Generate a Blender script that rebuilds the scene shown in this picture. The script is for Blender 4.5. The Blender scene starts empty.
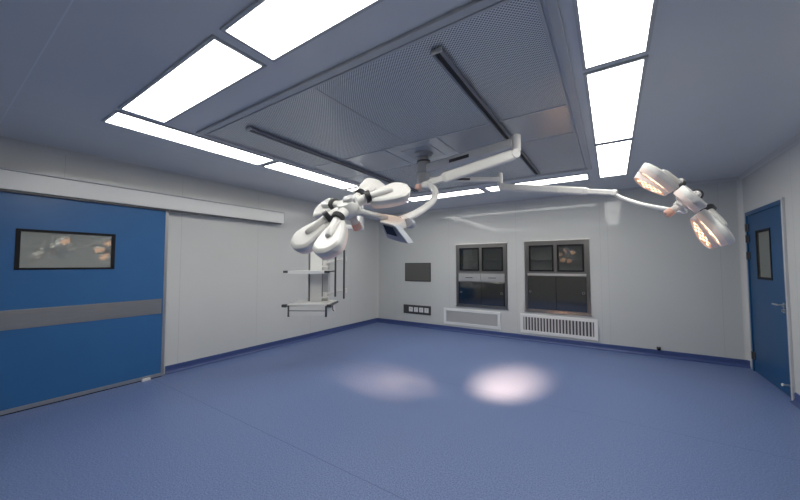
import bpy, bmesh, math, random
from mathutils import Vector, Matrix
random.seed(4)
PI = math.pi
scn = bpy.context.scene
C = scn.collection
WM = {}

# ------------------------------------------------------------------ camera frame of the photograph
FX = 320.1
yaw, pit, rol = 0.5842, 0.04544, -0.0011
F = Vector((-math.sin(yaw)*math.cos(pit), math.cos(yaw)*math.cos(pit), math.sin(pit)))
_r = Vector((math.cos(yaw), math.sin(yaw), 0)); _u = _r.cross(F)
RT = math.cos(rol)*_r + math.sin(rol)*_u
UP = -math.sin(rol)*_r + math.cos(rol)*_u
EYE = Vector((0, 0, 1.5))
def at(px, py, d):
    return EYE + (F + RT*((px-400)/FX) + UP*((250-py)/FX))*d

# ------------------------------------------------------------------ materials
def newmat(name):
    m = bpy.data.materials.new(name); m.use_nodes = True
    return m, m.node_tree, m.node_tree.nodes['Principled BSDF']
def pmat(name, col, rough=.5, metal=0., spec=.5, emit=None, es=0., noise=0., nscale=40., aniso=None):
    m, nt, b = newmat(name)
    b.inputs['Base Color'].default_value = (*col, 1)
    b.inputs['Roughness'].default_value = rough
    b.inputs['Metallic'].default_value = metal
    b.inputs['Specular IOR Level'].default_value = spec
    if emit:
        b.inputs['Emission Color'].default_value = (*emit, 1)
        b.inputs['Emission Strength'].default_value = es
    if noise:
        tc = nt.nodes.new('ShaderNodeTexCoord'); n = nt.nodes.new('ShaderNodeTexNoise')
        n.inputs['Scale'].default_value = nscale; n.inputs['Detail'].default_value = 3
        src = tc.outputs['Object']
        if aniso:
            mp = nt.nodes.new('ShaderNodeMapping'); mp.inputs['Scale'].default_value = aniso
            nt.links.new(src, mp.inputs[0]); src = mp.outputs[0]
        nt.links.new(src, n.inputs['Vector'])
        r = nt.nodes.new('ShaderNodeValToRGB')
        r.color_ramp.elements[0].position = .3; r.color_ramp.elements[1].position = .7
        r.color_ramp.elements[0].color = (*[c*(1-noise) for c in col], 1)
        r.color_ramp.elements[1].color = (*[min(1, c*(1+noise)) for c in col], 1)
        nt.links.new(n.outputs['Fac'], r.inputs[0]); nt.links.new(r.outputs[0], b.inputs['Base Color'])
    return m
def node(nt, t, **k):
    n = nt.nodes.new(t)
    for a, v in k.items(): setattr(n, a, v)
    return n
def mth(nt, op, a, b=None):
    n = nt.nodes.new('ShaderNodeMath'); n.operation = op
    for i, v in enumerate((a, b)):
        if v is None: continue
        if isinstance(v, (int, float)): n.inputs[i].default_value = v
        else: nt.links.new(v, n.inputs[i])
    return n.outputs[0]

def seam_mat(name, col, seams, rough, spec, line=(.3, .3, .31), w=.004):
    """enamelled steel panels; seams = list of (axis, position)"""
    m, nt, b = newmat(name)
    tc = node(nt, 'ShaderNodeTexCoord'); s = node(nt, 'ShaderNodeSeparateXYZ'); nt.links.new(tc.outputs['Object'], s.inputs[0])
    acc = None
    for ax, p in seams:
        d = mth(nt, 'ABSOLUTE', mth(nt, 'SUBTRACT', s.outputs[ax], float(p)))
        l = mth(nt, 'LESS_THAN', d, w/2)
        acc = l if acc is None else mth(nt, 'MAXIMUM', acc, l)
    n = node(nt, 'ShaderNodeTexNoise'); n.inputs['Scale'].default_value = 1.3; n.inputs['Detail'].default_value = 2
    nt.links.new(tc.outputs['Object'], n.inputs['Vector'])
    v = node(nt, 'ShaderNodeMapRange'); v.inputs[3].default_value = .97; v.inputs[4].default_value = 1.03
    nt.links.new(n.outputs['Fac'], v.inputs[0])
    mul = node(nt, 'ShaderNodeVectorMath', operation='SCALE'); mul.inputs[0].default_value = col
    nt.links.new(v.outputs[0], mul.inputs['Scale'])
    mx = node(nt, 'ShaderNodeMix', data_type='RGBA')
    if acc is not None: nt.links.new(acc, mx.inputs[0])
    else: mx.inputs[0].default_value = 0
    nt.links.new(mul.outputs[0], mx.inputs[6]); mx.inputs[7].default_value = (*line, 1)
    nt.links.new(mx.outputs[2], b.inputs['Base Color'])
    b.inputs['Roughness'].default_value = rough; b.inputs['Specular IOR Level'].default_value = spec
    return m

M = {}
WALL = (.64, .64, .62); WALLB = (.58, .59, .575)
M['wall_back'] = seam_mat('back_wall_enamel', WALLB, [(0, -4.62), (0, -3.11), (0, -1.62), (0, -.165), (0, -.05), (0, 1.38)], .06, .24, (.47, .47, .46))
M['wall_left'] = seam_mat('left_wall_enamel', WALL, [(1, 2.10), (1, 3.30), (1, 4.50), (1, 5.70), (1, .9)], .12, .25, (.48, .48, .47))
M['wall_right'] = seam_mat('right_wall_enamel', WALL, [(1, 5.18), (1, 4.0), (1, 2.8), (1, 1.6)], .25, .25, (.48, .48, .47))
M['wall_front'] = seam_mat('front_wall_enamel', (.36, .36, .35), [], .3, .25)  # out of view; darkened to cut the light it bounces onto the ceiling
M['ceiling'] = seam_mat('ceiling_enamel', (.69, .71, .73), [(1, .38), (0, -4.10)], .3, .35, (.80, .82, .86), .007)
M['alu'] = pmat('painted_aluminium', (.52, .53, .54), .35, 0., .5)
M['alu_metal'] = pmat('satin_aluminium', (.42, .43, .44), .35, .8)
M['cover'] = pmat('header_cover_paint', (.84, .83, .80), .32)
M['blue'] = pmat('blue_door_enamel', (.034, .14, .335), .3, 0, .4, noise=.03, nscale=3)
M['blue2'] = pmat('blue_door_enamel_b', (.018, .085, .205), .4, 0, .25)
M['steel'] = pmat('brushed_steel', (.38, .375, .36), .32, 1., noise=.06, nscale=6, aniso=(1, 1, 60))
M['cab_frame'] = pmat('cabinet_frame_steel', (.27, .26, .25), .3, 1., noise=.06, nscale=6, aniso=(1, 1, 60))
M['steel_dark'] = pmat('dark_steel', (.13, .125, .12), .25, 1., noise=.05, nscale=6, aniso=(1, 1, 60))
M['steel_bright'] = pmat('bright_steel', (.72, .71, .68), .38, 1.)
M['black'] = pmat('black_rubber', (.008, .008, .010), .6, 0, .25)
M['darkgrey'] = pmat('dark_grey_plastic', (.06, .062, .068), .4)
M['slot'] = pmat('rail_slot', (.015, .016, .018), .6)
M['mount_grey'] = pmat('mount_grey_enamel', (.42, .42, .42), .4)
M['railalu'] = pmat('rail_aluminium', (.26, .27, .29), .4, .3)
M['rim'] = pmat('petal_rim_led_glow', (.86, .75, .70), .35, emit=(1.0, .66, .5), es=.07)  # pink tint and faint emission stand in for LED glow on the rim
M['white'] = pmat('white_enamel', (.80, .80, .78), .3)
M['lamp_white'] = pmat('lamp_white_enamel', (.78, .765, .73), .28, 0, .5)
M['lamp_grey'] = pmat('lamp_grey_enamel', (.62, .62, .61), .35)
M['pink'] = pmat('tinted_handle_cap', (.80, .50, .40), .4)
M['panel_grey'] = pmat('screen_surround', (.42, .46, .52), .35)
M['screen'] = pmat('dark_screen', (.02, .028, .05), .12)
M['socket'] = pmat('socket_white', (.75, .75, .74), .35)
M['plate'] = pmat('grey_switch_plate', (.055, .055, .057), .45)
M['viewer'] = pmat('viewer_glass', (.10, .098, .09), .3)
M['grille_white'] = pmat('grille_white', (.78, .78, .77), .4)
M['grille_dark'] = pmat('grille_void', (.07, .07, .07), .7)
M['light'] = pmat('led_diffuser', (.9, .9, .9), .5, emit=(1.0, .985, .93), es=10.0)
M['led'] = pmat('lit_led_lens', (.9, .85, .8), .3, emit=(1.0, .70, .46), es=2.6)
M['led_plate'] = pmat('led_plate_painted_glow', (.72, .34, .18), .35, emit=(1.0, .42, .18), es=.45)  # orange emission stands in for LED light spread across the plate
M['cyl_print'] = pmat('black_label', (.03, .03, .035), .4)

def half_mirror(name, base, fac, rough=.015):
    m = bpy.data.materials.new(name); m.use_nodes = True; nt = m.node_tree; nt.nodes.clear()
    o = node(nt, 'ShaderNodeOutputMaterial'); d = node(nt, 'ShaderNodeBsdfDiffuse'); g = node(nt, 'ShaderNodeBsdfGlossy')
    mx = node(nt, 'ShaderNodeMixShader'); d.inputs[0].default_value = (*base, 1); g.inputs['Color'].default_value = (.95, .97, .93, 1)
    g.inputs['Roughness'].default_value = rough; mx.inputs[0].default_value = fac
    nt.links.new(d.outputs[0], mx.inputs[1]); nt.links.new(g.outputs[0], mx.inputs[2]); nt.links.new(mx.outputs[0], o.inputs[0])
    return m
M['window'] = half_mirror('door_window_glass', (.17, .18, .165), .30, .03)
M['window2'] = half_mirror('door_window_glass_b', (.13, .14, .12), .35)
def cab_glass(name, fac):
    m = bpy.data.materials.new(name); m.use_nodes = True; nt = m.node_tree; nt.nodes.clear()
    o = node(nt, 'ShaderNodeOutputMaterial'); t = node(nt, 'ShaderNodeBsdfTransparent'); g = node(nt, 'ShaderNodeBsdfGlossy')
    mx = node(nt, 'ShaderNodeMixShader'); t.inputs[0].default_value = (.85, .87, .86, 1)
    g.inputs['Roughness'].default_value = .01; mx.inputs[0].default_value = fac
    nt.links.new(t.outputs[0], mx.inputs[1]); nt.links.new(g.outputs[0], mx.inputs[2]); nt.links.new(mx.outputs[0], o.inputs[0])
    return m
M['cab_glass'] = cab_glass('cabinet_glass', .13)

def floor_mat():
    m, nt, b = newmat('speckled_blue_vinyl')
    tc = node(nt, 'ShaderNodeTexCoord'); s = node(nt, 'ShaderNodeSeparateXYZ'); nt.links.new(tc.outputs['Object'], s.inputs[0])
    n = node(nt, 'ShaderNodeTexNoise'); n.inputs['Scale'].default_value = 95; n.inputs['Detail'].default_value = 4; n.inputs['Roughness'].default_value = .75
    nt.links.new(tc.outputs['Object'], n.inputs['Vector'])
    r = node(nt, 'ShaderNodeValToRGB'); e = r.color_ramp.elements
    e[0].position = .36; e[0].color = (.085, .134, .298, 1); e[1].position = .64; e[1].color = (.215, .283, .49, 1)
    x = e.new(.5); x.color = (.138, .194, .38, 1)
    nt.links.new(n.outputs['Fac'], r.inputs[0])
    seam = None
    for p in (1.78, 3.78, 5.78, -.22):
        l = mth(nt, 'LESS_THAN', mth(nt, 'ABSOLUTE', mth(nt, 'SUBTRACT', s.outputs[1], p)), .003)
        seam = l if seam is None else mth(nt, 'MAXIMUM', seam, l)
    mx = node(nt, 'ShaderNodeMix', data_type='RGBA'); nt.links.new(seam, mx.inputs[0]); nt.links.new(r.outputs[0], mx.inputs[6])
    mx.inputs[7].default_value = (.085, .115, .25, 1)
    nt.links.new(mx.outputs[2], b.inputs['Base Color'])
    b.inputs['Roughness'].default_value = .42; b.inputs['Specular IOR Level'].default_value = .35
    return m
M['floor'] = floor_mat()
M['skirt'] = pmat('blue_vinyl_skirting', (.055, .085, .23), .35, 0, .4, noise=.12, nscale=90)

def perf_mat(name, pitch, rad, col, hole):
    m, nt, b = newmat(name)
    tc = node(nt, 'ShaderNodeTexCoord'); s = node(nt, 'ShaderNodeSeparateXYZ'); nt.links.new(tc.outputs['Object'], s.inputs[0])
    x = mth(nt, 'DIVIDE', s.outputs[0], pitch); y = mth(nt, 'DIVIDE', s.outputs[1], pitch)
    def d(ox, oy):
        a = mth(nt, 'SUBTRACT', mth(nt, 'FRACT', mth(nt, 'ADD', x, ox + 1000)), .5)
        c = mth(nt, 'SUBTRACT', mth(nt, 'FRACT', mth(nt, 'ADD', y, oy + 1000)), .5)
        return mth(nt, 'SQRT', mth(nt, 'ADD', mth(nt, 'MULTIPLY', a, a), mth(nt, 'MULTIPLY', c, c)))
    dd = mth(nt, 'MINIMUM', d(0, 0), d(.5, .5))
    h = mth(nt, 'LESS_THAN', dd, rad)
    mx = node(nt, 'ShaderNodeMix', data_type='RGBA'); nt.links.new(h, mx.inputs[0])
    mx.inputs[6].default_value = (*col, 1); mx.inputs[7].default_value = (*hole, 1)
    nt.links.new(mx.outputs[2], b.inputs['Base Color'])
    b.inputs['Roughness'].default_value = .33; b.inputs['Specular IOR Level'].default_value = .45
    b.inputs['Metallic'].default_value = .25
    return m
M['perf'] = perf_mat('perforated_steel', .021, .24, (.74, .77, .77), (.16, .17, .18))
M['solid'] = pmat('plain_steel_plate', (.58, .60, .62), .25, .4)
M['solid_light'] = pmat('plain_steel_plate_light', (.66, .68, .70), .25, .35)

# ------------------------------------------------------------------ mesh helpers
def B(): return bmesh.new()
def box(bm, a, b, bev=0., mi=0, mat=None):
    a, b = Vector(a), Vector(b)
    c = (a+b)/2; s = [abs(b[i]-a[i]) for i in range(3)]
    r = bmesh.ops.create_cube(bm, size=1, matrix=Matrix.Translation(c) @ Matrix.Diagonal((*s, 1)))
    vs = r['verts']; fs = set(f for v in vs for f in v.link_faces)
    if bev > 0:
        es = list(set(e for v in vs for e in v.link_edges))
        rr = bmesh.ops.bevel(bm, geom=es, offset=min(bev, min(s)*.45), segments=2, affect='EDGES', profile=.7)
        fs = set(f for v in vs if v.is_valid for f in v.link_faces) | set(rr['faces'])
        vs = list(set(v for f in fs for v in f.verts))
    for f in fs:
        if f.is_valid: f.material_index = mi
    if mat is not None: bmesh.ops.transform(bm, matrix=mat, verts=vs)
    return vs
def frame_mat(z, x=None):
    z = Vector(z).normalized()
    x = Vector(x) if x is not None else (Vector((1, 0, 0)) if abs(z.x) < .8 else Vector((0, 1, 0)))
    x = (x - z*x.dot(z)).normalized(); y = z.cross(x)
    m = Matrix.Identity(4)
    for i in range(3): m[i][0], m[i][1], m[i][2] = x[i], y[i], z[i]
    return m
def cyl(bm, p0, p1, r0, r1=None, seg=28, mi=0, bev=0.):
    p0, p1 = Vector(p0), Vector(p1); r1 = r0 if r1 is None else r1
    ax = p1-p0; L = ax.length; fm = frame_mat(ax); fm.translation = p0
    prof = [(0, 0), (r0-bev, 0), (r0, bev), (r1, L-bev), (r1-bev, L), (0, L)] if bev > 0 else [(0, 0), (r0, 0), (r1, L), (0, L)]
    lathe(bm, prof, fm, seg, mi)
def lathe(bm, prof, fm, seg=28, mi=0):
    rings = []
    for r, h in prof:
        if r < 1e-6: rings.append([bm.verts.new(fm @ Vector((0, 0, h)))])
        else: rings.append([bm.verts.new(fm @ Vector((r*math.cos(2*PI*k/seg), r*math.sin(2*PI*k/seg), h))) for k in range(seg)])
    for a, b in zip(rings, rings[1:]):
        for k in range(seg):
            k2 = (k+1) % seg
            if len(a) == 1 and len(b) == 1: continue
            if len(a) == 1: f = bm.faces.new((a[0], b[k2], b[k]))
            elif len(b) == 1: f = bm.faces.new((a[k], a[k2], b[0]))
            else: f = bm.faces.new((a[k], a[k2], b[k2], b[k]))
            f.material_index = mi; f.smooth = True
def tube(bm, pts, r, seg=16, mi=0, sub=6, rs=None):
    pts = [Vector(p) for p in pts]
    if sub > 1 and len(pts) > 2:
        q = []; rr = []
        P = [2*pts[0]-pts[1]] + pts + [2*pts[-1]-pts[-2]]
        for i in range(1, len(P)-2):
            for k in range(sub):
                t = k/sub; a, b, c, d = P[i-1:i+3]
                q.append(.5*((2*b) + (c-a)*t + (2*a-5*b+4*c-d)*t*t + (3*b-a-3*c+d)*t**3))
                rr.append((rs[i-1]*(1-t)+rs[i]*t) if rs else r)
        q.append(pts[-1]); rr.append(rs[-1] if rs else r); pts = q
    else: rr = rs or [r]*len(pts)
    rings = []; x = None
    for i, p in enumerate(pts):
        t = (pts[min(i+1, len(pts)-1)] - pts[max(i-1, 0)]).normalized()
        fm = frame_mat(t, x); x = fm.col[0].to_3d()
        rings.append([bm.verts.new(p + (fm @ Vector((rr[i]*math.cos(2*PI*k/seg), rr[i]*math.sin(2*PI*k/seg), 0)))) for k in range(seg)])
    for a, b in zip(rings, rings[1:]):
        for k in range(seg):
            f = bm.faces.new((a[k], a[(k+1) % seg], b[(k+1) % seg], b[k])); f.smooth = True; f.material_index = mi
    for rg, s in ((rings[0], -1), (rings[-1], 1)):
        f = bm.faces.new(rg if s > 0 else rg[::-1]); f.material_index = mi
def loft(bm, sections, mi=0, smooth=False):
    rings = [[bm.verts.new(Vector(p)) for p in s] for s in sections]
    n = len(rings[0])
    for a, b in zip(rings, rings[1:]):
        for k in range(n):
            f = bm.faces.new((a[k], a[(k+1) % n], b[(k+1) % n], b[k])); f.material_index = mi; f.smooth = smooth
    bm.faces.new(rings[0][::-1]).material_index = mi; bm.faces.new(rings[-1]).material_index = mi
def beam(bm, p0, p1, w, h, w1=None, h1=None, mi=0, bev=.01, up=(0, 0, 1)):
    """rounded rectangular bar from p0 to p1; w sideways, h upwards"""
    p0, p1 = Vector(p0), Vector(p1); w1 = w1 or w; h1 = h1 or h
    t = (p1-p0).normalized(); u = Vector(up); u = (u - t*u.dot(t)).normalized(); s = t.cross(u)
    secs = []
    for p, W, H, k in ((p0, w*.8, h*.8, 0), (p0+t*bev, w, h, 0), (p1-t*bev, w1, h1, 0), (p1, w1*.8, h1*.8, 0)):
        c = min(W, H)*.28; o = []
        for sx, sy in ((1, 1), (-1, 1), (-1, -1), (1, -1)):
            cx, cy = sx*(W/2-c), sy*(H/2-c)
            a0 = {(1, 1): 0, (-1, 1): PI/2, (-1, -1): PI, (1, -1): 1.5*PI}[(sx, sy)]
            for j in range(4):
                a = a0 + j*PI/6; o.append(p + s*(cx+c*math.cos(a)) + u*(cy+c*math.sin(a)))
        secs.append(o)
    loft(bm, secs, mi)
def hull(bm, pts, mi=0, bev=0.):
    vs = [bm.verts.new(Vector(p)) for p in pts]
    r = bmesh.ops.convex_hull(bm, input=vs)
    dead = [g for g in r['geom_interior'] + r['geom_unused'] if isinstance(g, bmesh.types.BMVert) and g.is_valid and not g.link_faces]
    if dead: bmesh.ops.delete(bm, geom=dead, context='VERTS')
    vs = [v for v in vs if v.is_valid]
    fs = set(f for v in vs for f in v.link_faces); es = list(set(e for v in vs for e in v.link_edges))
    bmesh.ops.dissolve_limit(bm, angle_limit=.05, verts=vs, edges=es)
    vs = [v for v in vs if v.is_valid]
    es = list(set(e for v in vs for e in v.link_edges))
    if bev: bmesh.ops.bevel(bm, geom=es, offset=bev, segments=2, affect='EDGES')
    for f in bm.faces:
        if f.material_index == 0: f.material_index = mi

def obj(name, bm, mats, parent=None, label=None):
    bmesh.ops.recalc_face_normals(bm, faces=bm.faces)
    me = bpy.data.meshes.new(name)
    if parent is not None:
        w = WM[parent.name]; bmesh.ops.transform(bm, matrix=w.inverted(), verts=bm.verts)
    bm.to_mesh(me); bm.free()
    for m in (mats if isinstance(mats, (list, tuple)) else [mats]): me.materials.append(m)
    fl = [p.use_smooth for p in me.polygons]
    me.set_sharp_from_angle(angle=math.radians(32))
    me.polygons.foreach_set('use_smooth', fl)
    o = bpy.data.objects.new(name, me); C.objects.link(o)
    if parent is not None: o.parent = parent; WM[o.name] = WM[parent.name]
    else: WM[o.name] = Matrix.Identity(4)
    if label: o['label'] = label
    return o
def thing(name, label, cat, loc=(0, 0, 0), group=None, rot=0.):
    o = bpy.data.objects.new(name, None); C.objects.link(o); o.location = loc; o.rotation_euler = (0, 0, rot)
    o.empty_display_size = .1
    o['label'] = label; o['category'] = cat
    if group: o['group'] = group
    WM[o.name] = Matrix.Translation(loc) @ Matrix.Rotation(rot, 4, 'Z')
    return o
def tag(o, label, cat, group=None):
    o['label'] = label; o['category'] = cat
    if group: o['group'] = group
    return o
def struct(name, bm, m, parent=None, label=None, empty=False):
    o = obj(name, bm, m, parent)
    if parent is None: o['kind'] = 'structure'
    if label: o['label'] = label
    return o
def dup(root, loc, label, group=None):
    r = root.copy(); C.objects.link(r); r.location = loc; r['label'] = label
    if group: r['group'] = group
    WM[r.name] = Matrix.Translation(loc) @ Matrix.Rotation(root.rotation_euler.z, 4, 'Z')
    for ch in list(root.children):
        c = ch.copy(); C.objects.link(c); c.parent = r
        for g in list(ch.children):
            d = g.copy(); C.objects.link(d); d.parent = c
    return r

# ------------------------------------------------------------------ room
XL, XR, YB, YF, H = -5.17, 1.635, 6.74, -.85, 2.805
T = .12
def wall_x(name, x0, x1, y0, y1, mat, holes):
    """wall normal to x, holes = (y0,y1,z0,z1) sorted"""
    bm = B(); y = y0
    for h0, h1, z0, z1 in holes:
        box(bm, (x0, y, 0), (x1, h0, H))
        if z0 > 0: box(bm, (x0, h0, 0), (x1, h1, z0))
        box(bm, (x0, h0, z1), (x1, h1, H)); y = h1
    box(bm, (x0, y, 0), (x1, y1, H))
    return struct(name, bm, mat, label=None)
def wall_y(name, y0, y1, x0, x1, mat, holes):
    bm = B(); x = x0
    for h0, h1, z0, z1 in holes:
        box(bm, (x, y0, 0), (h0, y1, H))
        if z0 > 0: box(bm, (h0, y0, 0), (h1, y1, z0))
        box(bm, (h0, y0, z1), (h1, y1, H)); x = h1
    box(bm, (x, y0, 0), (x1, y1, H))
    return struct(name, bm, mat)

bm = B(); box(bm, (XL-T, YF-T, -.1), (XR+T, YB+T, 0)); o = struct('floor', bm, M['floor'], label='speckled blue vinyl floor with a welded seam')
bm = B(); box(bm, (XL-T, YF-T, H), (XR+T, YB+T, H+.1)); o = struct('ceiling', bm, M['ceiling'], label='blue-grey steel panel ceiling')
wall_x('wall_left', XL-T, XL, YF, YB, M['wall_left'], [])
RD = (5.38, 6.60, 0, 2.24)
wall_x('wall_right', XR, XR+T, YF, YB, M['wall_right'], [RD])
CAB1 = (-2.935, -1.80, .58, 1.945); CAB2 = (-1.462, -.335, .578, 1.955)
wall_y('wall_back', YB, YB+T, XL-T, XR+T, M['wall_back'], [CAB1, CAB2])
wall_y('wall_front', YF-T, YF, XL-T, XR+T, M['wall_front'], [])

# coved profiles in the room corners
def cove(name, pts, dirs):
    """quarter-round fillet strip; pts = two ends on the corner line, dirs = the two wall directions"""
    r = .05; a, b = Vector(dirs[0]), Vector(dirs[1]); secs = []
    for p in pts:
        p = Vector(p); o = [p + a*.0 + b*.0]
        for k in range(7):
            t = k/6*PI/2
            o.append(p + a*(r - r*math.sin(t)) + b*(r - r*math.cos(t)))
        secs.append(o)
    bm = B(); loft(bm, secs, smooth=False); return struct(name, bm, M['cove'])
M['cove'] = pmat('cove_profile_paint', (.62, .62, .60), .3, 0, .3)
cove('trim_1', [(XL, YB, .105), (XL, YB, H)], ((1, 0, 0), (0, -1, 0)))
cove('trim_2', [(XR, YB, .105), (XR, YB, H)], ((-1, 0, 0), (0, -1, 0)))
cove('trim_3', [(XL, YF, H), (XL, YB, H)], ((1, 0, 0), (0, 0, -1)))
cove('trim_4', [(XL, YB, H), (XR, YB, H)], ((0, -1, 0), (0, 0, -1)))
cove('trim_5', [(XR, YF, H), (XR, YB, H)], ((-1, 0, 0), (0, 0, -1)))

def skirting(name, p0, p1, nrm):
    """vinyl skirting coved into the floor"""
    n = Vector(nrm); t = .012; r = .045; secs = []
    for p in (Vector(p0), Vector(p1)):
        o = [p, p+Vector((0, 0, .105)), p+n*t*.4+Vector((0, 0, .105)), p+n*t+Vector((0, 0, .098))]
        for k in range(7):
            a = k/6*PI/2
            o.append(p + n*(t + r - r*math.cos(a)) + Vector((0, 0, r - r*math.sin(a) + .0005)))
        secs.append(o)
    bm = B(); loft(bm, secs); return struct(name, bm, M['skirt'], label='dark blue coved vinyl skirting')
skirting('baseboard_back', (XL, YB, 0), (XR, YB, 0), (0, -1, 0))
skirting('baseboard_left', (XL, 1.95, 0), (XL, YB, 0), (1, 0, 0))
skirting('baseboard_right', (XR, YF, 0), (XR, RD[0]-.04, 0), (-1, 0, 0))

# ------------------------------------------------------------------ sliding door on the left wall
d1 = bpy.data.objects.new('door_1', None); C.objects.link(d1); d1.location = (XL+.035, .93, 0); d1['kind'] = 'structure'
d1['label'] = 'wide blue sliding door with a slim window and a steel kick band'
WM[d1.name] = Matrix.Translation(d1.location)
LX = XL+.03; LF = XL+.08      # leaf back and front planes
Y0, Y1 = -.05, 1.905
wy0, wy1, wz0, wz1 = .555, 1.347, 1.45, 1.876
bm = B()
for a, b in (((LX, Y0, .03), (LF, wy0, 2.26)), ((LX, wy1, .03), (LF, Y1-.036, 2.26)), ((LX, wy0, .03), (LF, wy1, wz0)), ((LX, wy0, wz1), (LF, wy1, 2.26))): box(bm, a, b)
obj('door_leaf', bm, M['blue'], d1)
bm = B(); box(bm, (LX, Y1-.036, .012), (LF+.004, Y1, 2.26), .002); box(bm, (LX, Y0, .012), (LF+.004, Y1-.036, .055), .002)
obj('edge_trim', bm, M['alu_metal'], d1, 'satin aluminium edge strip')
bm = B(); g = .035
for a, b in (((LX, wy0, wz0), (LF+.006, wy0+g, wz1)), ((LX, wy1-g, wz0), (LF+.006, wy1, wz1)), ((LX, wy0+g, wz0), (LF+.006, wy1-g, wz0+g*.6)), ((LX, wy0+g, wz1-g*.8), (LF+.006, wy1-g, wz1))): box(bm, a, b, .002)
wf = obj('window_frame', bm, M['black'], d1, 'black window frame')
bm = B(); box(bm, (LX+.02, wy0+g, wz0+g*.6), (LF-.004, wy1-g, wz1-g*.8)); obj('window_pane', bm, M['window'], wf, 'reflecting window pane')
bm = B(); box(bm, (LF, Y0, .845), (LF+.004, Y1-.05, 1.042), .001); obj('kick_band', bm, M['steel'], d1, 'brushed steel band')
bm = B(); box(bm, (LX, Y0, 0), (LF-.01, Y1-.02, .011)); obj('floor_gap_shade', bm, M['black'], d1)  # black strip stands in for the shade in the gap under the leaf
bm = B(); box(bm, (LF, 1.66, .0), (LF+.03, 1.75, .03), .004); box(bm, (LF-.02, 1.67, .0), (LF, 1.74, .012)); obj('floor_guide', bm, M['white'], d1, 'small white floor guide')

XW = XL+.003
t = thing('door_track_cover', 'long pale steel track cover mounted above the blue sliding door', 'door track cover', (XW, 1.7, 2.235))
hx = XL+.13
bm = B(); box(bm, (XW, -.5, 2.262), (hx, 3.735, 2.452), .006); obj('cover_box', bm, M['cover'], t)
bm = B(); box(bm, (XW, -.5, 2.455), (hx+.012, 3.735, 2.472), .003); obj('top_lip', bm, M['alu'], t)
bm = B(); box(bm, (XW, 3.7355, 2.262), (hx+.004, 3.745, 2.474), .003); obj('end_cap', bm, M['alu'], t)
bm = B(); box(bm, (LF+.01, -.5, 2.236), (hx-.012, 3.69, 2.261)); obj('cover_shadow_strip', bm, M['darkgrey'], t, 'dark strip standing in for the shadow line under the cover')  # dark box put where the cover's underside falls into shadow

# ------------------------------------------------------------------ swing door on the right wall
d2 = bpy.data.objects.new('door_2', None); C.objects.link(d2); d2.location = (XR, (RD[0]+RD[1])/2, 0); d2['kind'] = 'structure'
d2['label'] = 'blue hinged door with a tall narrow window and lever handle'; WM[d2.name] = Matrix.Translation(d2.location)
a, b = RD[0], RD[1]; fx0, fx1 = XR-.012, XR+.09
bm = B()
box(bm, (fx0, b-.045, 0), (fx1, b, 2.24), .003); box(bm, (fx0, a, 2.185), (fx1, b-.045, 2.24), .003)
obj('door_frame', bm, M['blue2'], d2)
bm = B(); box(bm, (XR-.022, a-.03, 0), (fx1, a+.012, 2.25), .003); obj('jamb_strip', bm, M['alu'], d2, 'pale aluminium jamb strip')
qy0, qy1, qz0, qz1 = 5.79, 6.265, 1.30, 1.95
lx0, lx1 = XR+.002, XR+.045
bm = B()
for p, q in (((lx0, a+.014, .008), (lx1, qy0, 2.182)), ((lx0, qy1, .008), (lx1, b-.048, 2.182)), ((lx0, qy0, .008), (lx1, qy1, qz0)), ((lx0, qy0, qz1), (lx1, qy1, 2.182))): box(bm, p, q)
obj('door_leaf', bm, M['blue2'], d2)
bm = B(); g = .03
for p, q in (((lx0-.006, qy0, qz0), (lx1, qy0+g, qz1)), ((lx0-.006, qy1-g, qz0), (lx1, qy1, qz1)), ((lx0-.006, qy0+g, qz0), (lx1, qy1-g, qz0+g)), ((lx0-.006, qy0+g, qz1-g), (lx1, qy1-g, qz1))): box(bm, p, q, .002)
wf = obj('window_frame', bm, M['black'], d2, 'black window frame')
bm = B(); box(bm, (lx0+.006, qy0+g, qz0+g), (lx1-.01, qy1-g, qz1-g)); obj('window_pane', bm, M['window2'], wf)
bm = B(); y = 5.50
cyl(bm, (lx0, y, 1.03), (lx0-.012, y, 1.03), .026, seg=24); cyl(bm, (lx0-.012, y, 1.03), (lx0-.05, y, 1.03), .01)
tube(bm, [(lx0-.05, y-.008, 1.03), (lx0-.052, y+.03, 1.03), (lx0-.052, y+.15, 1.028)], .010, sub=4)
cyl(bm, (lx0, y, .965), (lx0-.012, y, .965), .026, seg=24); box(bm, (lx0-.028, y-.004, .952), (lx0-.012, y+.004, .978), .001)
obj('lever_handle', bm, M['steel_bright'], d2, 'steel lever handle and lock')
bm = B()
for z in (2.02, 1.86, 1.62, .22):
    cyl(bm, (XR-.014, b-.046, z-.055), (XR-.014, b-.046, z+.055), .014, seg=14, bev=.003); box(bm, (XR-.008, b-.1, z-.05), (XR+.002, b-.046, z+.05))
obj('hinge', bm, M['darkgrey'], d2, 'dark barrel hinges')
bm = B(); cyl(bm, (lx0, 5.47, .135), (lx0-.05, 5.47, .135), .011); cyl(bm, (lx0-.05, 5.47, .135), (lx0-.068, 5.47, .135), .016, mi=1, bev=.003); obj('door_stop', bm, [M['steel_bright'], M['white']], d2, 'small buffer near the foot of the door')

# wall-mounted magnetic stop by the skirting
t = thing('door_stop', 'small dark door stop fixed just above the back wall skirting', 'door stop', (.60, YB, .12))
bm = B(); box(bm, (.575, YB-.014, .108), (.63, YB, .155), .003); obj('mounting_plate', bm, M['darkgrey'], t)
bm = B(); cyl(bm, (.60, YB-.014, .13), (.60, YB-.075, .13), .013); cyl(bm, (.60, YB-.075, .13), (.60, YB-.09, .13), .02, bev=.003, mi=1); obj('buffer', bm, [M['steel'], M['black']], t)

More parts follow.
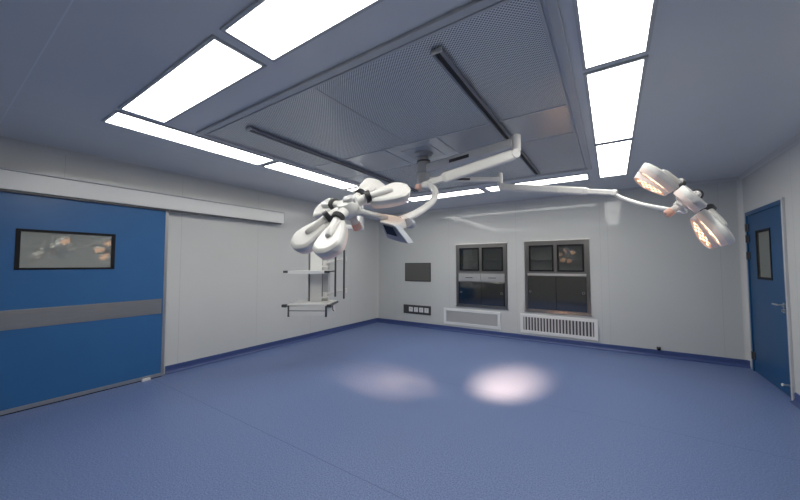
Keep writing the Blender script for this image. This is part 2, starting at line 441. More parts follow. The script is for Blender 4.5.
# ------------------------------------------------------------------ ceiling light panels
def light_panel(label, x0, x1, y0, y1):
    cx, cy = (x0+x1)/2, (y0+y1)/2
    t = thing('ceiling_light_panel', label, 'ceiling light', (cx, cy, H), 'long LED panels set in a ring on the ceiling')
    bm = B(); w = .014; e = .0078; z = H-.012
    box(bm, (x0-w, y0-w, z), (x0+e, y1+w, H)); box(bm, (x1-e, y0-w, z), (x1+w, y1+w, H)); box(bm, (x0+e, y0-w, z), (x1-e, y0+e, H)); box(bm, (x0+e, y1-e, z), (x1-e, y1+w, H))
    obj('panel_frame', bm, M['alu'], t)
    bm = B(); box(bm, (x0+.008, y0+.008, H-.0125), (x1-.008, y1-.008, H)); obj('diffuser', bm, M['light'], t, 'glowing white diffuser')
fx = (.892, 1.205); bx = (5.265, 5.578); lx = (-3.795, -3.465); rx = (-.115, .21)
light_panel('large lit panel nearest the camera, cut by the upper edge of the photo', -1.757, -.262, *fx)
light_panel('large lit panel meeting the corner of the ring, above the sliding door side', -3.362, -1.866, *fx)
ys = ((.892, 2.40), (2.482, 3.985), (4.067, 5.578))
for lab, (a, b) in zip(('long thin lit panel at left, nearest of the row along the sliding door wall', 'middle lit panel of the left row, starting right of the gap above the door', 'farthest lit panel of the left row, mostly hidden behind the petal lamp'), ys): light_panel(lab, *lx, a, b)
for lab, (a, b) in zip(('largest lit panel of the right-hand row, cut by the upper edge', 'middle lit panel of the right-hand row', 'smallest lit panel of the right-hand row, above the far lamp arm'), ys): light_panel(lab, *rx, a, b)
light_panel('lit panel of the far row behind the left petal lamp and the boom', -3.362, -1.866, *bx)
light_panel('lit panel of the far row seen right of the boom, above the cabinets', -1.757, -.262, *bx)

# ------------------------------------------------------------------ laminar flow ceiling
DX0, DX1, DY0, DY1 = -3.39, -.19, 1.475, 5.0
t = thing('laminar_flow_ceiling', 'large framed field of perforated grey plates in the middle of the ceiling', 'air supply ceiling', ((DX0+DX1)/2, (DY0+DY1)/2, H))
def bar(bm, x0, x1, y0, y1, z0, z1=H, bev=.003): box(bm, (x0, y0, z0), (x1, y1, z1), bev)
bm = B(); w = .05; z = H-.022
bar(bm, DX0, DX1, DY0, DY0+w, z); bar(bm, DX0, DX1, DY1-w, DY1, z); bar(bm, DX0, DX0+w, DY0+w, DY1-w, z); bar(bm, DX1-w, DX1, DY0+w, DY1-w, z)
obj('outer_frame', bm, M['alu'], t)
bm = B(); e = .07; w = .018; z = H-.014
bar(bm, DX0+e, DX1-e, DY0+e, DY0+e+w, z); bar(bm, DX0+e, DX1-e, DY1-e-w, DY1-e, z); bar(bm, DX0+e, DX0+e+w, DY0+e+w, DY1-e-w, z); bar(bm, DX1-e-w, DX1-e, DY0+e+w, DY1-e-w, z)
obj('inner_frame', bm, M['alu'], t)
ix0, ix1, iy0, iy1 = DX0+e+w, DX1-e-w, DY0+e+w, DY1-e-w
CXm = -1.795; by0, by1 = 2.87, 3.53
bm = B(); z = H-.012; s = .011
for y in (by0, by1): bar(bm, ix0, ix1, y-s, y+s, z, bev=.002)
bar(bm, CXm-s, CXm+s, iy0, by0-s, z, bev=.002); bar(bm, CXm-s, CXm+s, by1+s, iy1, z, bev=.002)
for x in (CXm-.33, CXm+.33): bar(bm, x-s, x+s, by0+s, by1-s, z, bev=.002)
obj('dividing_bar', bm, M['alu'], t)
zz = (H-.008, H)
for (x0, x1, y0, y1) in ((ix0, CXm-s, iy0, by0-s), (CXm+s, ix1, iy0, by0-s), (ix0, CXm-s, by1+s, iy1), (CXm+s, ix1, by1+s, iy1)):
    bm = B(); box(bm, (x0, y0, zz[0]), (x1, y1, zz[1])); obj('perforated_plate', bm, M['perf'], t)
for (x0, x1, mm) in ((ix0, CXm-.33-s, 'solid'), (CXm-.33+s, CXm+.33-s, 'solid_light'), (CXm+.33+s, ix1, 'solid')):
    bm = B(); box(bm, (x0, by0+s, zz[0]), (x1, by1-s, zz[1])); obj('plain_plate', bm, M[mm], t)

def curtain_rail(label, x, y0, y1):
    t = thing('ceiling_rail', label, 'ceiling rail', (x, (y0+y1)/2, H-.02), 'dark twin rails on the perforated ceiling')
    bm = B(); z0, z1 = H-.040, H-.0135
    box(bm, (x-.034, y0, z0), (x-.017, y1, z1), .002); box(bm, (x+.017, y0, z0), (x+.034, y1, z1), .002)
    box(bm, (x-.017, y0, z1-.008), (x+.017, y1, z1)); obj('rail_profile', bm, M['railalu'], t)
    bm = B(); box(bm, (x-.0165, y0+.01, z1-.014), (x+.0165, y1-.01, z1-.0085)); obj('rail_slot', bm, M['slot'], t)
    for y, d in ((y0, -1), (y1, 1)):
        bm = B(); box(bm, (x-.037, min(y, y+d*.012), z0-.003), (x+.037, max(y, y+d*.012), z1), .003); obj('end_cap', bm, M['alu'], t)
curtain_rail('dark ceiling rail at left, ending behind the petal lamp', -2.815, 1.69, 4.78)
curtain_rail('dark ceiling rail running above the boom elbow', -.845, 1.68, 4.82)

# ------------------------------------------------------------------ surgical lamp boom
PX, PY = -1.795, 3.215
t = thing('boom_ceiling_mount', 'grey ceiling column with round canopy carrying both lamp arms', 'ceiling mount', (PX, PY, H-.008))
bm = B(); z = H-.008
lathe(bm, [(0, -.005), (.105, -.005), (.105, -.02), (.095, -.035), (.085, -.05), (0, -.05)], Matrix.Translation((PX, PY, z)), 40); obj('canopy', bm, M['mount_grey'], t)
bm = B(); box(bm, (PX-.19, PY-.19, z-.006), (PX+.19, PY+.19, z), .002); obj('mounting_plate', bm, M['solid'], t)
bm = B(); cyl(bm, (PX, PY, z-.06), (PX, PY, 2.692), .055); obj('neck', bm, M['mount_grey'], t)
bm = B(); cyl(bm, (PX, PY, 2.702), (PX, PY, 2.688), .078, bev=.002); obj('top_ring', bm, M['darkgrey'], t)

def knuckle(bm, p, ax, r, L, mi=0):
    ax = Vector(ax).normalized(); cyl(bm, Vector(p)-ax*L/2, Vector(p)+ax*L/2, r, bev=r*.15, mi=mi)

def lamp_head(root, c, n, xdir, angles, focus, power, spread, face=None, droop=8, off=.13):
    """petals, hub and handle of one lamp; n = direction of its back"""
    n = Vector(n).normalized(); fm = frame_mat(n, xdir); fm.translation = Vector(c)
    def tr(bm, m): bmesh.ops.transform(bm, matrix=m, verts=bm.verts)
    # hub
    bm = B()
    lathe(bm, [(0, .048), (.03, .048), (.052, .040), (.066, .02), (.07, -.01), (.062, -.035), (.045, -.045), (0, -.045)], Matrix.Identity(4), 40)
    for a in angles:
        R = Matrix.Rotation(a, 4, 'Z')
        secs = []
        for r, w, z0, z1 in ((.03, .036, -.03, .034), (.075, .031, -.024, .036), (.118, .024, -.016, .034)):
            secs.append([R @ Vector((r, w*math.cos(q)*1.0, (z0+z1)/2 + (z1-z0)/2*math.sin(q))) for q in [2*PI*k/14 for k in range(14)]])
        loft(bm, secs, smooth=True)
    tr(bm, fm); hub = obj('hub', bm, M['lamp_white'], root)
    bm = B(); lathe(bm, [(0, -.04), (.034, -.04), (.036, -.06), (.022, -.07), (.022, -.10), (.024, -.105)], Matrix.Identity(4), 24)
    lathe(bm, [(.024, -.105), (.028, -.11), (.027, -.145), (.015, -.153), (0, -.155)], Matrix.Identity(4), 24, mi=1)
    tr(bm, fm); obj('sterile_handle', bm, [M['lamp_white'], M['pink']], root)
    out = [(.126, .026), (.142, .040), (.175, .055), (.220, .069), (.270, .080), (.310, .084), (.334, .079), (.352, .064), (.370, .044), (.380, .024)]
    outline = out + [(x, -y) for x, y in out[::-1]]
    cen = Vector((.255, 0, 0))
    for ia, a in enumerate(angles):
        Rz = Matrix.Rotation(a, 4, 'Z'); drp = Matrix.Translation((.12, 0, 0)) @ Matrix.Rotation(math.radians(droop), 4, 'Y') @ Matrix.Translation((-.12, 0, 0))
        roll = Matrix.Identity(4)
        if face:      # each petal turns about its own stem
            roll = Matrix.Rotation(math.radians(face[ia]), 4, 'X')
        m = fm @ Rz @ drp @ roll
        bm = B(); secs = []
        for z, s in ((-.048, .84), (-.058, .86), (-.058, .90), (-.054, .92), (-.032, .955), (-.031, .965), (-.006, 1.0), (.000, .985), (.009, .86), (.010, .80)):
            secs.append([cen + (Vector((x, y, 0))-cen)*s + Vector((0, 0, z)) for x, y in outline])
        loft(bm, secs, smooth=False)
        for f in bm.faces:
            f.smooth = len(f.verts) == 4
            if max(v.co.z for v in f.verts) < -.0305: f.material_index = 1
        tr(bm, m); petal = obj('lamp_petal', bm, [M['lamp_white'], M['rim']], root)
        # raised housing tube on the back
        bm = B(); H0 = frame_mat((1, 0, 0), (0, 1, 0)); H0.translation = (.10, 0, .011)
        lathe(bm, [(0, 0), (.021, 0), (.024, .03), (.0245, .13), (.023, .155), (.018, .170), (.009, .177), (0, .179)], H0, 22)
        tr(bm, m); obj('housing_tube', bm, M['lamp_white'], petal)
        bm = B(); H1 = frame_mat((1, 0, 0), (0, 1, 0)); H1.translation = (.112, 0, .014)
        prof = [(0, 0)]
        for k in range(5): prof += [(.033, .001+k*.006), (.036, .002+k*.006), (.036, .004+k*.006), (.033, .005+k*.006)]
        prof += [(0, .031)]
        lathe(bm, prof, H1, 24); tr(bm, m); obj('ribbed_collar', bm, M['darkgrey'], petal, 'dark ribbed collar')
        # led face below
        bm = B(); secs = []
        for z, s in ((-.0478, .83), (-.0500, .82)):
            secs.append([cen + (Vector((x, y, 0))-cen)*s + Vector((0, 0, z)) for x, y in outline])
        loft(bm, secs, mi=0)
        led = []
        for i, (xx, cnt) in enumerate(((.180, 2), (.213, 3), (.246, 4), (.279, 3), (.312, 4), (.342, 1))):
            for k in range(cnt): led.append((xx, (k-(cnt-1)/2)*.036))
        for (x, y) in led:
            L = Matrix.Translation((x, y, -.050)); lathe(bm, [(0, -.003), (.0085, -.003), (.0105, -.001), (.0105, 0)], L, 12, mi=1)
        tr(bm, m); obj('led_face', bm, [M['led_plate'], M['led']], petal, 'warm lit cluster of round LED lenses')
    # the beams of the petals, crossing at the focus
    for k in range(5):
        li = bpy.data.lights.new('lamp_beam', 'SPOT'); li.energy = power/5; li.color = (1.0, .56, .27); li.spot_size = math.radians(spread); li.spot_blend = 1.0; li.shadow_soft_size = .02
        lo = bpy.data.objects.new('lamp_beam', li); C.objects.link(lo)
        q = 2*PI*k/5
        p = fm @ Vector((.045*math.cos(q), .045*math.sin(q), -.20)); d = Vector(focus) + Vector((off*math.cos(q), off*math.sin(q), 0)) - p
        mw = Matrix.Translation(p) @ (-d).to_track_quat('Z', 'Y').to_matrix().to_4x4()
        lo.parent = root; lo.matrix_basis = WM[root.name].inverted() @ mw
    return fm

FACE1 = [-13, -12, 0, 14, 42]
# --- lamp 1 (left, near): back of the petals towards the camera
c1 = Vector((-1.250, 1.354, 1.825)); n1 = (.042, -.643, .765)
r1 = thing('surgical_lamp', 'large white petal surgical lamp at left, seen from its back, with a control box', 'surgical lamp', (PX, PY, 2.62), 'ceiling-mounted petal surgical lamps')
SPOT1 = (-1.14, 4.2, 0); SPOT2 = (-2.45, 3.45, 0)
E1 = at(516, 143, 2.98)
bm = B(); cyl(bm, (PX, PY, 2.555), (PX, PY, 2.685), .075, seg=36, bev=.006)
obj('pivot_sleeve', bm, M['mount_grey'], r1)
bm = B(); d = (E1-Vector((PX, PY, 2.60))).normalized()
beam(bm, Vector((PX, PY, 2.60))+d*.06, E1-d*.02, .085, .10); ext = obj('extension_arm', bm, M['lamp_grey'], r1, 'horizontal light grey arm')
bm = B(); s = d.cross(Vector((0, 0, 1))).normalized()
mid = Vector((PX, PY, 2.598))+d*.50
if s.dot(EYE-mid) < 0: s = -s
R4 = Matrix.Identity(4)
for i in range(3): R4[i][0], R4[i][1], R4[i][2] = d[i], s[i], (0, 0, 1)[i]
R4.translation = mid + s*.0425
box(bm, (-.12, -.001, -.020), (.12, .003, .014), .001, mat=R4); obj('arm_label', bm, M['cyl_print'], ext, 'black strip label')
bm = B(); cyl(bm, E1+Vector((0, 0, .075)), E1-Vector((0, 0, .085)), .042, seg=32, bev=.006); obj('elbow', bm, M['lamp_white'], r1)
S1 = at(514, 154.5, (Vector((E1.x, E1.y, 1.6))-EYE).dot(F)); T1 = at(428, 183.5, 2.80)
bm = B(); ax = (T1-S1).normalized(); hs = ax.cross(Vector((0, 0, 1))).normalized()
knuckle(bm, S1, hs, .045, .085)
beam(bm, S1+ax*.01, T1-ax*.13, .078, .098, .070, .094, bev=.03); beam(bm, T1-ax*.16, T1, .052, .056, bev=.01)
spr = obj('spring_arm', bm, M['lamp_white'], r1)
bm = B(); beam(bm, S1+ax*.12-Vector((0, 0, .006))+hs*.034*(1 if hs.dot(EYE-S1) > 0 else -1), T1-ax*.16-Vector((0, 0, .006))+hs*.030*(1 if hs.dot(EYE-S1) > 0 else -1), .006, .006, bev=.001)
obj('arm_groove', bm, M['lamp_grey'], spr)
J1 = at(419, 187, 2.78)
bm = B(); beam(bm, T1-ax*.01, J1, .046, .05, bev=.01); cyl(bm, J1+UP*.02-RT*.0, J1-UP*.022-RT*.012, .030, .028, bev=.005, mi=1)
obj('end_joint', bm, [M['lamp_white'], M['pink']], r1)
bm = B()
tube(bm, [at(423, 185.5, 2.76), at(431, 186.5, 2.72), at(435.2, 191.5, 2.62), at(433.5, 199.5, 2.5), at(426, 207, 2.35), at(416, 213.5, 2.2), at(405, 218.5, 2.05), at(399, 220.5, 1.99)], .026, 20)
yk = obj('yoke_tube', bm, M['lamp_white'], r1)
# control box
bm = B()
top = [(380, 221.5, 1.86), (394.3, 225, 1.84), (380.5, 213.5, 1.97), (389, 214.5, 1.99), (399, 217, 2.01), (410, 219, 2.01), (400.5, 223.8, 1.90)]
low = [(381.5, 224, 1.88), (394, 228.5, 1.86), (403, 229, 1.92), (411, 226, 2.0)]
hull(bm, [at(*q) for q in top+low], bev=.003)
cb = obj('control_box', bm, M['lamp_white'], r1)
bm = B()
fr = [(381.4, 222.3, 1.855), (395.2, 226.2, 1.835), (408.4, 243.6, 1.90), (399, 241.8, 1.905), (387, 237.8, 1.90), (382.8, 229, 1.87)]
bk = [(x+5.5, y-1.0, d+.06) for x, y, d in fr]
hull(bm, [at(*q) for q in fr+bk], bev=.002); obj('screen_housing', bm, M['panel_grey'], cb, 'blue-grey keypad housing')
bm = B(); q = [(382.9, 224.6, 1.852), (392.6, 227.4, 1.838), (397.4, 236.6, 1.868), (386.8, 233.8, 1.876)]
hull(bm, [at(x, y, d-.006) for x, y, d in q] + [at(x, y, d+.01) for x, y, d in q]); obj('screen', bm, M['screen'], cb, 'dark display')
bm = B(); knuckle(bm, at(409.5, 223.5, 1.98), F+RT*.35, .030, .06); obj('side_knob', bm, M['panel_grey'], cb)
bm = B(); nn = Vector(n1).normalized()
tube(bm, [at(386, 218.6, 1.92), at(358, 211.5, 1.80)], .022, 18, sub=1)
knuckle(bm, c1+nn*.045+RT*.028, nn, .033, .05); knuckle(bm, c1+nn*.045+RT*.028, RT, .026, .07)
obj('head_tube', bm, M['lamp_grey'], r1)
lamp_head(r1, c1, n1, (.9575, -.1924, -.2147), [PI, PI+1.282, PI+2.029, PI-2.06, PI-1.30], SPOT1, 4300, 17, face=FACE1)

# --- lamp 2 (right, far), LED clusters lit and turned to the lower left
c2 = at(689, 199.5, 2.07); L2 = Vector((-.80, .01, -.60)).normalized()
r2 = thing('surgical_lamp', 'white petal surgical lamp at right, seen edge-on with glowing amber LED clusters', 'surgical lamp', (PX, PY, 2.47), 'ceiling-mounted petal surgical lamps')
E2 = Vector((-1.055, 3.70, 2.48))
bm = B(); cyl(bm, (PX, PY, 2.41), (PX, PY, 2.553), .072, seg=36, bev=.006); obj('pivot_sleeve', bm, M['mount_grey'], r2)
bm = B(); d = (E2-Vector((PX, PY, 2.48))).normalized()
beam(bm, Vector((PX, PY, 2.48))+d*.06, E2-d*.02, .06, .066); ext = obj('extension_arm', bm, M['lamp_grey'], r2)
s = d.cross(Vector((0, 0, 1))).normalized(); mid = Vector((PX, PY, 2.48))+d*.42
if s.dot(EYE-mid) < 0: s = -s
for i in range(3): R4[i][0], R4[i][1], R4[i][2] = d[i], s[i], (0, 0, 1)[i]
R4.translation = mid + s*.030
bm = B(); box(bm, (-.11, -.001, -.013), (.11, .003, .011), .001, mat=R4); obj('arm_label', bm, M['cyl_print'], ext, 'black strip label')
bm = B(); cyl(bm, E2+Vector((0, 0, .075)), E2-Vector((0, 0, .05)), .031, seg=28, bev=.005); obj('elbow', bm, M['lamp_white'], r2)
S2 = at(503.5, 187.2, (Vector((E2.x, E2.y, 1.6))-EYE).dot(F)); T2 = at(600, 192.2, 2.95)
bm = B(); ax = (T2-S2).normalized(); hs = ax.cross(Vector((0, 0, 1))).normalized()
knuckle(bm, S2, hs, .045, .08); beam(bm, S2+ax*.01, T2-ax*.10, .07, .078, .066, .075, bev=.03); beam(bm, T2-ax*.12, T2+ax*.10, .046, .05, bev=.01)
obj('spring_arm', bm, M['lamp_white'], r2)
bm = B(); beam(bm, T2+ax*.095, T2+ax*.14, .052, .056, bev=.008); obj('end_joint', bm, M['lamp_white'], r2)
n2 = -L2
bm = B(); tube(bm, [T2+ax*.12-Vector((0, 0, .01)), at(622, 198.0, 2.8), at(640, 204, 2.62), at(662, 208.5, 2.42), at(684, 211.5, 2.24), c2+F*.10-UP*.028+RT*.02], .017, 16)
knuckle(bm, c2+F*.085-UP*.02+RT*.02, n2, .03, .06); obj('yoke_tube', bm, M['lamp_white'], r2)
v = (c2-EYE).normalized(); e2 = (v - n2*v.dot(n2)).normalized(); e1 = n2.cross(e2)
if e1.dot(RT) < 0: e1 = -e1
lamp_head(r2, c2, n2, e1, [math.radians(q) for q in (26, -32, -90, -148, 154)], SPOT2, 2300, 13, droop=10, off=.30)

# ------------------------------------------------------------------ ceiling-hung equipment pendant
pd = (Vector(at(316, 270, 5.0)))
ang = math.atan2(RT.y, RT.x) - math.radians(2)
bx0 = pd.x; by_ = pd.y
def P(u, v, z): # pendant frame: u to the right, v away from the camera
    cu = Vector((math.cos(ang), math.sin(ang), 0)); cv = Vector((-math.sin(ang), math.cos(ang), 0))
    return Vector((bx0, by_, 0)) + cu*u + cv*v + Vector((0, 0, z))
PM = Matrix.Translation((bx0, by_, 0)) @ Matrix.Rotation(ang, 4, 'Z')
t = thing('equipment_pendant', 'white ceiling-hung medical pendant with shelf, drawers and two infusion poles near the left wall', 'medical pendant', (bx0, by_, .8), rot=0)
def zz(py, d=5.0): return at(316, py, d).z
ztop, zbot = zz(229), zz(301)
cu0, cu1 = -.115, .10
bm = B(); box(bm, (cu0, 0, zbot-.03), (cu1, .20, ztop), .012, mat=PM); col = obj('column', bm, M['white'], t)
bm = B(); box(bm, (cu0-.006, -.006, zbot), (cu0+.02, .004, ztop-.02), .001, mat=PM); box(bm, (cu1-.004, -.006, zbot), (cu1+.006, .012, ztop-.02), .001, mat=PM); box(bm, (cu0+.012, -.0062, zbot), (cu0+.024, -.004, ztop-.02), mi=1, mat=PM)
obj('column_edge', bm, [M['alu_metal'], M['darkgrey']], col, 'aluminium edge profiles')
bm = B(); box(bm, (cu1+.002, .03, zbot-.02), (cu1+.085, .17, ztop-.25), .01, mat=PM); obj('side_duct', bm, M['lamp_grey'], col)
bm = B(); cyl(bm, P(-.02, .10, ztop), P(-.02, .10, ztop+.05), .075, bev=.004); obj('column_joint', bm, M['darkgrey'], t, 'dark swivel joint')
CM = at(360, 190, 5.6)
j = P(-.02, .10, ztop+.075); k = Vector((CM.x, CM.y, j.z))
bm = B(); dd = (k-j).normalized(); beam(bm, j-dd*.08, k+dd*.06, .11, .08); obj('swing_arm', bm, M['white'], t)
bm = B(); cyl(bm, k, (CM.x, CM.y, H-.05), .06); cyl(bm, (CM.x, CM.y, H-.05), (CM.x, CM.y, H), .13, bev=.01); obj('ceiling_column', bm, M['white'], t)
# upper shelf
zs = zz(271.5, 4.85)
bm = B(); box(bm, (-.33, -.30, zs-.032), (.22, .16, zs+.014), .006, mat=PM); obj('shelf', bm, M['white'], t)
for u, w in ((-.385, .085), (.225, .09)):
    bm = B(); box(bm, (u-.01, -.31, zs-.018), (u+w-.03, -.27, zs+.016), .004, mat=PM); box(bm, (u-.005 if u < 0 else u+.02, -.27, zs-.012), (u+.018 if u < 0 else u+.043, .16, zs+.012), .002, mat=PM); obj('shelf_rail', bm, M['darkgrey'], t, 'dark side rail with grip')
# drawer unit
z1 = zz(305, 4.7); z0 = zz(315, 4.7)
bm = B(); box(bm, (-.29, -.36, z0), (.265, .18, z1), .006, mat=PM); du = obj('drawer_unit', bm, M['white'], t)
zt = z1+.012
bm = B(); box(bm, (-.31, -.375, z1+.002), (.285, .19, z1+.024), .006, mat=PM); obj('worktop', bm, M['lamp_white'], t)
hm = (z0+z1)/2
for a_, b_ in ((z0+.006, hm-.006), (hm+.006, z1-.006)):
    bm = B(); box(bm, (-.275, -.374, a_), (.25, -.361, b_), .003, mat=PM); obj('drawer', bm, M['lamp_white'], du)
bm = B(); box(bm, (-.28, -.367, hm-.004), (.255, -.3605, hm+.004), mat=PM); obj('drawer_gap', bm, M['darkgrey'], du)
for u in (-.295, .250):
    bm = B(); box(bm, (u, -.379, z0-.012), (u+.024, -.350, z1+.001), .003, mat=PM); obj('corner_post', bm, M['darkgrey'], du, 'dark corner post')
for u, s in ((-.335, -1), (.315, 1)):
    bm = B(); box(bm, (u-.010, -.40, z1-.012), (u+.010, .14, z1+.016), .003, mat=PM); box(bm, (u-.035, -.415, z1-.020), (u+.035, -.36, z1+.022), .006, mat=PM); box(bm, (min(u, u-s*.03), .05, z1-.004), (max(u, u-s*.03), .07, z1+.01), mat=PM)
    box(bm, (min(u, u-s*.03), -.30, z1-.004), (max(u, u-s*.03), -.28, z1+.01), mat=PM); obj('side_rail', bm, M['darkgrey'], t, 'dark equipment rail')
bm = B(); tube(bm, [P(.315, -.20, z1-.01), P(.318, -.20, z1-.07), P(.335, -.20, z1-.10)], .008, 10, sub=3); obj('rail_hook', bm, M['darkgrey'], t)
# infusion poles on two cantilever arms
def pend(px, py, d):
    return at(px, py, d)
for yy0, yy1, dz in ((263.5, 259.0, 0), (294.5, 290.5, 0)):
    bm = B(); a_ = pend(325, yy0, 4.95); b_ = pend(345.5, yy1, 4.95)
    beam(bm, a_-RT*.03, b_, .03, .032, bev=.004); knuckle(bm, a_, (0, 0, 1), .032, .07); box(bm, (-.055, -.02, -.012), (.055, .04, .012), .003, mat=Matrix.Translation(a_-Vector((0, 0, .045))) @ Matrix.Rotation(ang, 4, 'Z'))
    knuckle(bm, b_, (0, 0, 1), .024, .07); obj('pole_arm', bm, M['lamp_white'], t)
for px, ya, yb in ((335.6, 253, 296.5), (344.2, 250, 298.5)):
    bm = B(); a_ = pend(px, ya, 4.90); b_ = pend(px, yb, 4.90); b_.x, b_.y = a_.x, a_.y
    cyl(bm, a_, b_, .014, seg=16, bev=.003); obj('infusion_pole', bm, M['darkgrey'], t, 'dark upright pole')

# ------------------------------------------------------------------ cabinets in the back wall
def cabinet(label, X0, X1, Z0, Z1, drawers, group='stainless steel cabinets recessed in the back wall'):
    t = thing('recessed_cabinet', label, 'cabinet', ((X0+X1)/2, YB, Z0), group)
    e = .004; yf = YB-.018; yb = YB+.36; w = .052
    x0, x1, z0, z1 = X0+e, X1-e, Z0+e, Z1-e
    bm = B()
    box(bm, (x0, YB-.001, z0), (x0+.012, yb, z1)); box(bm, (x1-.012, YB-.001, z0), (x1, yb, z1)); box(bm, (x0, YB-.001, z0), (x1, yb, z0+.012)); box(bm, (x0, YB-.001, z1-.012), (x1, yb, z1)); box(bm, (x0, yb-.01, z0), (x1, yb, z1))
    obj('carcass', bm, M['carcass'], t)
    bm = B()
    box(bm, (x0, yf, z0), (x0+w, YB+.03, z1), .003); box(bm, (x1-w, yf, z0), (x1, YB+.03, z1), .003)
    box(bm, (x0+w, yf, z1-w), (x1-w, YB+.03, z1), .003); box(bm, (x0+w, yf, z0), (x1-w, YB+.03, z0+w*.8), .003)
    box(bm, (X0-.012, yf-.006, z0-.014), (X1+.012, YB-.0005, z0+.006), .003)
    obj('cabinet_frame', bm, M['cab_frame'], t)
    bm = B(); box(bm, (X0-.012, yf-.008, z1+.001), (X1+.012, YB, z1+.020), .003); obj('top_trim', bm, M['steel_bright'], t, 'bright steel top strip')
    ix0, ix1 = x0+w, x1-w; mid = (ix0+ix1)/2
    gz0, gz1 = 1.325, z1-w
    mb = B()
    lowtop = 1.275
    if drawers: box(mb, (ix0, yf+.002, 1.300), (ix1, YB+.03, 1.322), .002); box(mb, (ix0, yf+.002, 1.118), (ix1, YB+.03, 1.132), .002)
    else: box(mb, (ix0, yf-.004, 1.285), (ix1, YB+.03, 1.325), .003)
    obj('cross_rail', mb, M['steel_bright' if not drawers else 'steel'], t)  # brighter steel on the drawerless cabinet puts a highlight into the rail colour
    for a_, b_ in ((ix0+.003, mid-.003), (mid+.003, ix1-.003)):
        bm = B(); s = .026; k = .030
        y0_, y1_ = YB-.012, YB+.014
        box(bm, (a_, y0_, gz0), (a_+s, y1_, gz1)); box(bm, (b_-s, y0_, gz0), (b_, y1_, gz1)); box(bm, (a_+s, y0_, gz0), (b_-s, y1_, gz0+s*1.4)); box(bm, (a_+s, y0_, gz1-s), (b_-s, y1_, gz1))
        g = obj('glass_door', bm, M['cab_frame'], t)
        bm = B(); A, Bb, Z, W = a_+s, b_-s, gz0+s*1.4, gz1-s
        box(bm, (A, y0_-.002, Z), (A+k, y1_, W)); box(bm, (Bb-k, y0_-.002, Z), (Bb, y1_, W)); box(bm, (A+k, y0_-.002, Z), (Bb-k, y1_, Z+k)); box(bm, (A+k, y0_-.002, W-k), (Bb-k, y1_, W))
        obj('gasket', bm, M['black'], g, 'black rubber gasket')
        bm = B(); box(bm, (A+k, YB-.004, Z+k), (Bb-k, YB+.002, W-k)); obj('glass_pane', bm, M['cab_glass'], g)
    bm = B(); zs = (gz0+gz1)/2-.01; box(bm, (x0+.014, YB+.035, zs), (x1-.014, yb-.012, zs+.014)); obj('inner_shelf', bm, M['steel'], t)
    if drawers:
        for a_, b_ in ((ix0+.004, mid-.004), (mid+.004, ix1-.004)):
            bm = B(); box(bm, (a_, YB-.014, 1.136), (b_, YB+.02, 1.298), .004); dr = obj('drawer', bm, M['steel_bright'], t)
            c_ = (a_+b_)/2; bm = B(); tube(bm, [(c_-.07, YB-.014, 1.215), (c_-.065, YB-.035, 1.215), (c_+.065, YB-.035, 1.215), (c_+.07, YB-.014, 1.215)], .006, 10, sub=3); obj('drawer_pull', bm, M['steel_dark'], dr)
        lowtop = 1.114
    lz0 = z0+w*.8+.003
    if drawers:
        for gx in (ix0, ix1-.022):
            bm = B(); box(bm, (gx, YB-.004, lz0), (gx+.022, YB+.02, lowtop)); obj('door_gap_shade', bm, M['black'], t, 'black vertical strip standing in for a shaded gap')  # black strip put in for the shade of the gap beside the doors
        a0, b0 = ix0+.024, ix1-.024
    else: a0, b0 = ix0+.004, ix1-.004
    for (a_, b_, dy, hxp) in ((a0, mid+(.0 if not drawers else .01), -.010, a0+.04), (mid+(.006 if not drawers else .012), b0, -.008, b0-.05)):
        bm = B(); box(bm, (a_, YB+dy, lz0), (b_, YB+.015, lowtop), .003); ld = obj('lower_door', bm, M['door_steel'], t)
        bm = B(); hz = (lz0+lowtop)/2+.02; cyl(bm, (hxp, YB+dy, hz), (hxp, YB+dy-.004, hz), .022, seg=20); cyl(bm, (hxp, YB+dy-.004, hz), (hxp, YB+dy-.005, hz), .015, seg=20, mi=1); obj('finger_pull', bm, [M['steel'], M['darkgrey']], ld)
    if not drawers:
        bm = B(); box(bm, (mid+.0005, YB-.009, lz0), (mid+.0055, YB+.01, lowtop)); obj('door_gap_strip', bm, M['black'], t)
M['carcass'] = pmat('cabinet_inner_steel', (.42, .41, .39), .5, .2)
M['door_steel'] = pmat('sliding_door_steel', (.22, .215, .20), .09, 1.)
cabinet('left steel cabinet with two drawers between glass and solid doors', *CAB1, True)
cabinet('right steel cabinet without drawers, glass doors reflecting the lamp', *CAB2, False)

def grille(label, X0, X1, Z0, Z1, vertical):
    t = thing('air_return_grille', label, 'air grille', ((X0+X1)/2, YB, Z0), 'white air grilles under the cabinets')
    w = .058; yf = YB-.018
    bm = B(); box(bm, (X0, yf, Z0), (X0+w, YB, Z1), .004); box(bm, (X1-w, yf, Z0), (X1, YB, Z1), .004); box(bm, (X0+w, yf, Z0), (X1-w, YB, Z0+w), .004); box(bm, (X0+w, yf, Z1-w), (X1-w, YB, Z1), .004)
    obj('grille_frame', bm, M['grille_white'], t)
    x0, x1, z0, z1 = X0+w, X1-w, Z0+w, Z1-w
    bm = B(); box(bm, (x0, YB-.003, z0), (x1, YB, z1)); obj('filter_backing', bm, M['grille_dark' if vertical else 'filter_grey'], t)
    bm = B()
    if vertical:
        n = 22
        for k in range(n):
            c = x0+(k+.5)*(x1-x0)/n; box(bm, (c-.0125, YB-.016, z0), (c+.0125, YB-.004, z1), 0)
    else:
        n = 60
        for k in range(n):
            c = x0+(k+.5)*(x1-x0)/n; box(bm, (c-.0045, YB-.014, z0), (c+.0045, YB-.010, z1), 0)
        for k in range(14):
            c = z0+(k+.5)*(z1-z0)/14; box(bm, (x0, YB-.0098, c-.0035), (x1, YB-.006, c+.0035), 0)
    obj('louvre_slats', bm, M['slat_grey'], t)
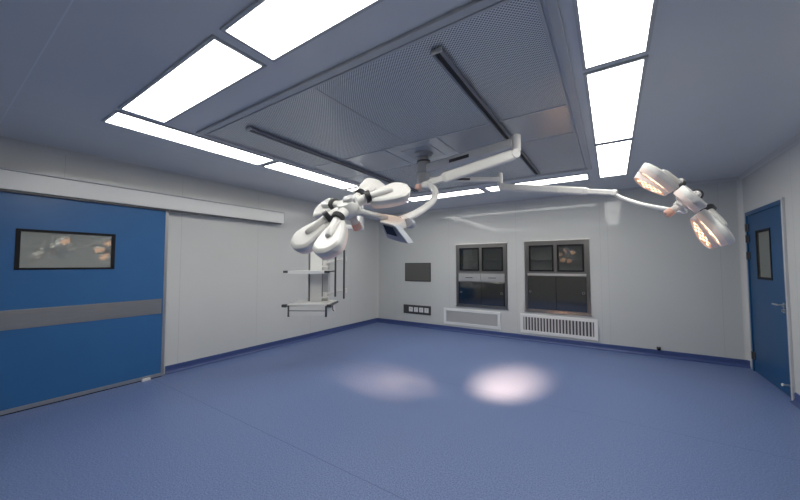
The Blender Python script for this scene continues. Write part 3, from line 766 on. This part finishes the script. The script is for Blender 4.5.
M['filter_grey'] = pmat('filter_cloth', (.24, .24, .25), .8)
M['slat_grey'] = pmat('slat_enamel', (.60, .60, .60), .4)
grille('white air grille with fine mesh under the left cabinet', -3.245, -1.957, .150, .513, False)
grille('white air grille with broad upright slats under the right cabinet', -1.56, -.236, .145, .520, True)

# wall plates
t = thing('wall_screen', 'dark olive-grey rectangular panel set in the back wall above the socket strip', 'wall panel', (-3.94, YB, 1.09))
bm = B(); box(bm, (-4.30, YB-.012, 1.09), (-3.578, YB, 1.54), .003); obj('screen_frame', bm, M['plate'], t)
bm = B(); box(bm, (-4.275, YB-.014, 1.112), (-3.603, YB-.010, 1.518), .001); obj('screen_glass', bm, M['viewer'], t)
t = thing('socket_strip', 'dark horizontal plate with four white sockets low on the back wall', 'socket panel', (-3.96, YB, .30))
bm = B(); box(bm, (-4.345, YB-.012, .302), (-3.582, YB, .515), .003); obj('back_plate', bm, M['plate'], t)
for i in range(4):
    cx = -4.13 + i*.145
    bm = B(); box(bm, (cx-.055, YB-.019, .355), (cx+.055, YB-.012, .465), .003); so = obj('socket', bm, M['socket'], t)
    bm = B(); box(bm, (cx-.014, YB-.0205, .418), (cx-.008, YB-.0185, .438)); box(bm, (cx+.008, YB-.0205, .418), (cx+.014, YB-.0185, .438)); box(bm, (cx-.003, YB-.0205, .385), (cx+.003, YB-.0185, .405)); obj('socket_slots', bm, M['darkgrey'], so)

# ------------------------------------------------------------------ world, camera, view
w = bpy.data.worlds.new('world'); scn.world = w; w.use_nodes = True
w.node_tree.nodes['Background'].inputs[0].default_value = (.02, .022, .025, 1); w.node_tree.nodes['Background'].inputs[1].default_value = .3
cam = bpy.data.cameras.new('camera'); co = bpy.data.objects.new('camera', cam); C.objects.link(co)
cam.sensor_width = 36; cam.lens = FX/800*36; cam.clip_start = .02
mw = Matrix.Identity(4)
for i in range(3): mw[i][0], mw[i][1], mw[i][2] = RT[i], UP[i], -F[i]
mw.translation = EYE; co.matrix_world = mw
scn.camera = co
scn.view_settings.view_transform = 'Standard'; scn.view_settings.look = 'None'
scn.view_settings.gamma = 1; scn.view_settings.exposure = 0; scn.view_settings.use_curve_mapping = False
